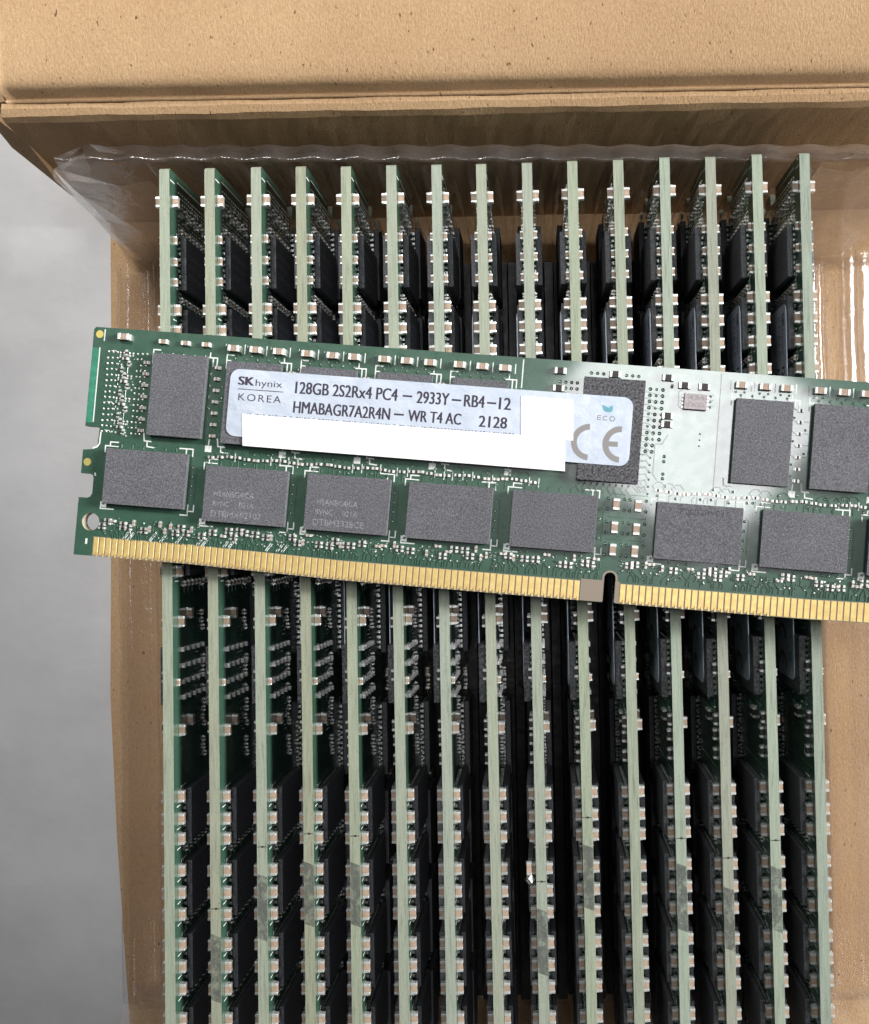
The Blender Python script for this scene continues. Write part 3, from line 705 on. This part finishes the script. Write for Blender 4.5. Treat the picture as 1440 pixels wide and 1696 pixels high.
def m_label_text(i):
    ordn = ['leftmost', 'second from left', 'third from left', 'fourth from left', 'fifth from left', 'sixth from left', 'seventh from left', 'middle',
            'seventh from right', 'sixth from right', 'fifth from right', 'fourth from right', 'third from right', 'second from right', 'rightmost']
    mk = 'ink smear on its edge' if i in MARK else 'clean pale edge'
    return f'{ordn[i]} memory module standing in the tray row, {mk}'
proto = None; protokids = None
def copy_children(src, dst):
    for ch in src.children:
        c = ch.copy(); COL.objects.link(c); c.parent = dst
        copy_children(ch, c)
for i, (xf, yf, xn) in enumerate(FAR):
    lean = math.radians((.25, -.3, .1, -.15, .3, -.1, .2, .05, -.25, .15, -.1, .28, -.2, .12, -.22)[i])
    root = empty('memory_module', (xf-.7-31.25*math.sin(lean), yf, -31.25))
    yaw = math.atan2(xn-xf, 116.4)
    Rm = Matrix(((0, 0, -1), (-1, 0, 0), (0, 1, 0)))
    root.rotation_mode = 'QUATERNION'
    root.rotation_quaternion = (Matrix.Rotation(lean, 3, 'Y') @ Matrix.Rotation(yaw, 3, 'Z') @ Rm).to_quaternion()
    tag(root, m_label_text(i), 'memory module', 'memory modules standing in the tray')
    if proto is None:
        add_parts(root, False); proto = root
        tag(link('contact_row', PINS_F, root), kind='stuff'); tag(link('contact_row', PINS_B, root), kind='stuff')
        bpy.context.view_layer.update()
    else: copy_children(proto, root)
    for ch in root.children:
        if ch.name.split('.')[0] == 'board': ch.color = (EC[i][0]*.45+.175, EC[i][1]*.43+.20, EC[i][2]*.44+.155, 1)
copies_done = True
for i, root in enumerate([o for o in S.objects if o.name.startswith('memory_module') and o.type == 'EMPTY']):
    k = i
    if k in MARK:
        a, b_ = u_of(MARK[k][0]), u_of(MARK[k][1]); m = MB(); n = 14; R = random.Random(k); vs = []
        for j in range(n+1):
            u = a+(b_-a)*j/n; s = .35*math.sin(j*2.1+k)
            u0 = u+(R.uniform(-.2, .2) if j in (0, n) else 0)
            vs += [(u0+(.5 if j in (0, n) else 0), Hh+.012, -T+.04), (u0, Hh+.012, -.04)]
        m.mesh(vs, [(2*j, 2*j+1, 2*j+3, 2*j+2) for j in range(n)], 0)
        o = link('ink_mark', m.data('ink_mark', [INK]), root)
    if k in PENCIL:
        u = u_of(PENCIL[k]); m = MB(); m.box(u-.05, u+.05, Hh+.004, Hh+.010, -T+.1, -.08); m.box(u-.15, u+.12, Hh+.004, Hh+.009, -T+.5, -.6)
        link('pen_line', m.data('pen_line', [DARK]), root)

# label of the middle module coming away at its lower corner
m = MB(); vs = []; n = 16
for j in range(n+1):
    t = j/n; u = 61+11.5*t; off = 1.27+3.4*max(0, (t-.25)/.75)**2
    vs += [(u, 26.8-1.0*t*t, off), (u, 24.5-1.2*t, off)]
m.mesh(vs, [(2*j, 2*j+1, 2*j+3, 2*j+2) for j in range(n)], 0)
link('peeling_label_corner', m.data('peeling_label_corner', [LABEL]), [o for o in S.objects if o.name.startswith('memory_module') and o.type == 'EMPTY'][7])

# ------------------------------------------------------------------ the module lying across the row
fgm = empty('memory_module', (-62.0114, -4.7084, 2.8163)); fgm.rotation_euler = (.0021, -.0336, -.0998)
tag(fgm, 'green memory module lying face up across the standing ones, with printed white label', 'memory module')
bd = add_parts(fgm, True); bd.color = (.50, .46, .36, 1)
# gold contacts: the hundred that show largest are parts, the rest one piece
vis = PINU[:77]+PINU[77:100]
for u in vis: link('contact', PIN, fgm, (u, vlow(u), 0))
rest = MB()
for u in PINU[100:]: rest.box(u-.33, u+.33, vlow(u)+.1, vlow(u)+2.55, .004, .045)
tag(link('contact_row', rest.data('contact', [GOLD]), fgm), kind='stuff'); tag(link('contact_row', PINS_B, fgm), kind='stuff')
b = MB(); b.box(68.05, 70.95, .03, 2.85, .0, .017); b.box(72.65, 73.1, .03, 2.85, 0, .017)
for u in PINU: b.box(u-.43, u+.43, vlow(u)+.02, vlow(u)+2.62, 0, .002)
nx_ = [(70.92, .1), (70.92, 3.2)]+[(71.8+.89*math.cos(math.radians(a)), 3.2+.89*math.sin(math.radians(a))) for a in range(165, 5, -20)]+[(72.68, 3.2), (72.68, .1)]
b.stroke(nx_, .26, .016); link('bare_edge', b.data('bare_edge', [BROWNP]), fgm)
b = MB(); b.box(.02, .92, 18.3, 28.4, .0, .014, 0); link('edge_strip', b.data('edge_strip', [LIME]), fgm)
for u, vv in ((.85, 30.3), (.75, 12.98)):
    b = MB(); n = 24; b.face([(u+.52*math.cos(k*2*math.pi/n), vv+.52*math.sin(k*2*math.pi/n), .02) for k in range(n)]); link('fiducial_dot', b.data('fiducial_dot', [FID]), fgm)
# temperature sensor chip
b = MB(); b.box(79.55, 82.55, 25.95, 28.0, .05, .75, 0, .05)
for j in range(4):
    y = 26.25+j*.48; b.box(79.25, 79.55, y-.12, y+.12, .01, .2, 1); b.box(82.55, 82.85, y-.12, y+.12, .01, .2, 1)
sn = link('sensor_chip', b.data('sensor_chip', [SENS, TIN]), fgm)
b = MB(); text_polys('424', 80.0, 82.2, 27.2, 27.8, .756, b, 0); text_polys('TA20', 79.9, 82.2, 26.25, 26.8, .756, b, 0); link('chip_marking', b.data('chip_marking', [GREYP]), sn)
# laser markings
def marking(u, vv, lines, m=LASER):
    b = MB()
    for (t, a, c, y, h) in lines: text_polys(t, u+a, u+c, vv+y, vv+y+h, 1.128, b, 0)
    link('chip_marking', b.data('chip_marking', [m]), fgm)
marking(23.0, 10.07, [('H5ANBG4JCA', -4.2, 1.2, -.3, .75), ('RVNC', -4.2, -2.0, -1.6, .7), ('021A', -.7, 1.3, -1.6, .7), ('DTBMX02107', -4.4, 2.4, -3.0, .8)])
marking(36.66, 10.05, [('H5ANBG4JCA', -4.0, 1.4, -.3, .75), ('RVNC', -4.1, -1.8, -1.6, .7), ('021A', -.5, 1.5, -1.6, .7), ('DTBM3328CE', -4.3, 2.4, -3.0, .8)])
marking(50.18, 10.0, [('H5ANBG4JCA', -4.0, 1.4, -.4, .7), ('RVNC', -4.1, -1.8, -1.7, .7)], DULL)
marking(9.3, 11.3, [('H5ANBG4JCA', -4.0, 1.4, -.4, .7), ('RVNC', -4.1, -1.8, -1.7, .7)], DULL)
marking(96.2, 10.0, [('H5ANBG4JCA', -4.0, 1.4, -.4, .7)], DULL)
marking(82.63, 9.95, [('806828V810', -2.6, 3.9, 2.3, .8)], RCDM)
# added white sheet standing in for a digital mask over the label
b = MB(); zz0, zz1 = 1.272, 1.33
poly = [(22.15, 16.68), (21.75, 20.85), (58.8, 20.85), (58.4, 25.95), (65.15, 25.95), (65.6, 20.65), (64.5, 20.6), (64.85, 16.6)]
n = len(poly); b.mesh([(x, y, zz0) for x, y in poly]+[(x, y, zz1) for x, y in poly], [tuple(range(n)), tuple(range(2*n-1, n-1, -1))]+[(k, n+k, n+(k+1) % n, (k+1) % n) for k in range(n)])
link('mask_sheet', b.data('mask_sheet', [WHITE]), fgm)

# ------------------------------------------------------------------ stray bits
b = MB(); b.box(-.32, .32, -.85, .85, 0, .5, 1); b.box(-.35, .35, .6, .9, -.02, .54, 0, .04); b.box(-.35, .35, -.9, -.6, -.02, .54, 0, .04)
o = link('loose_capacitor', b.data('loose_capacitor', [TIN, TAN])); o.location = Vector((-1.75, -47.9, -.45))*MM; o.rotation_euler = (.1, .15, .03)
tag(o, 'loose tan capacitor caught beside the edge of a standing module', 'capacitor')
b = MB(); b.box(-.45, .45, -.45, .45, 0, .45, 1, .04); b.box(-.1, .62, -.5, .5, .1, .6, 0, .05)
o = link('loose_component', b.data('loose_component', [TIN, DARK])); o.location = Vector((-1.85, -49.6, -.6))*MM; o.rotation_euler = (.3, .5, .7)
tag(o, 'tiny dark square component with a bright face, just below the loose tan capacitor', 'component')
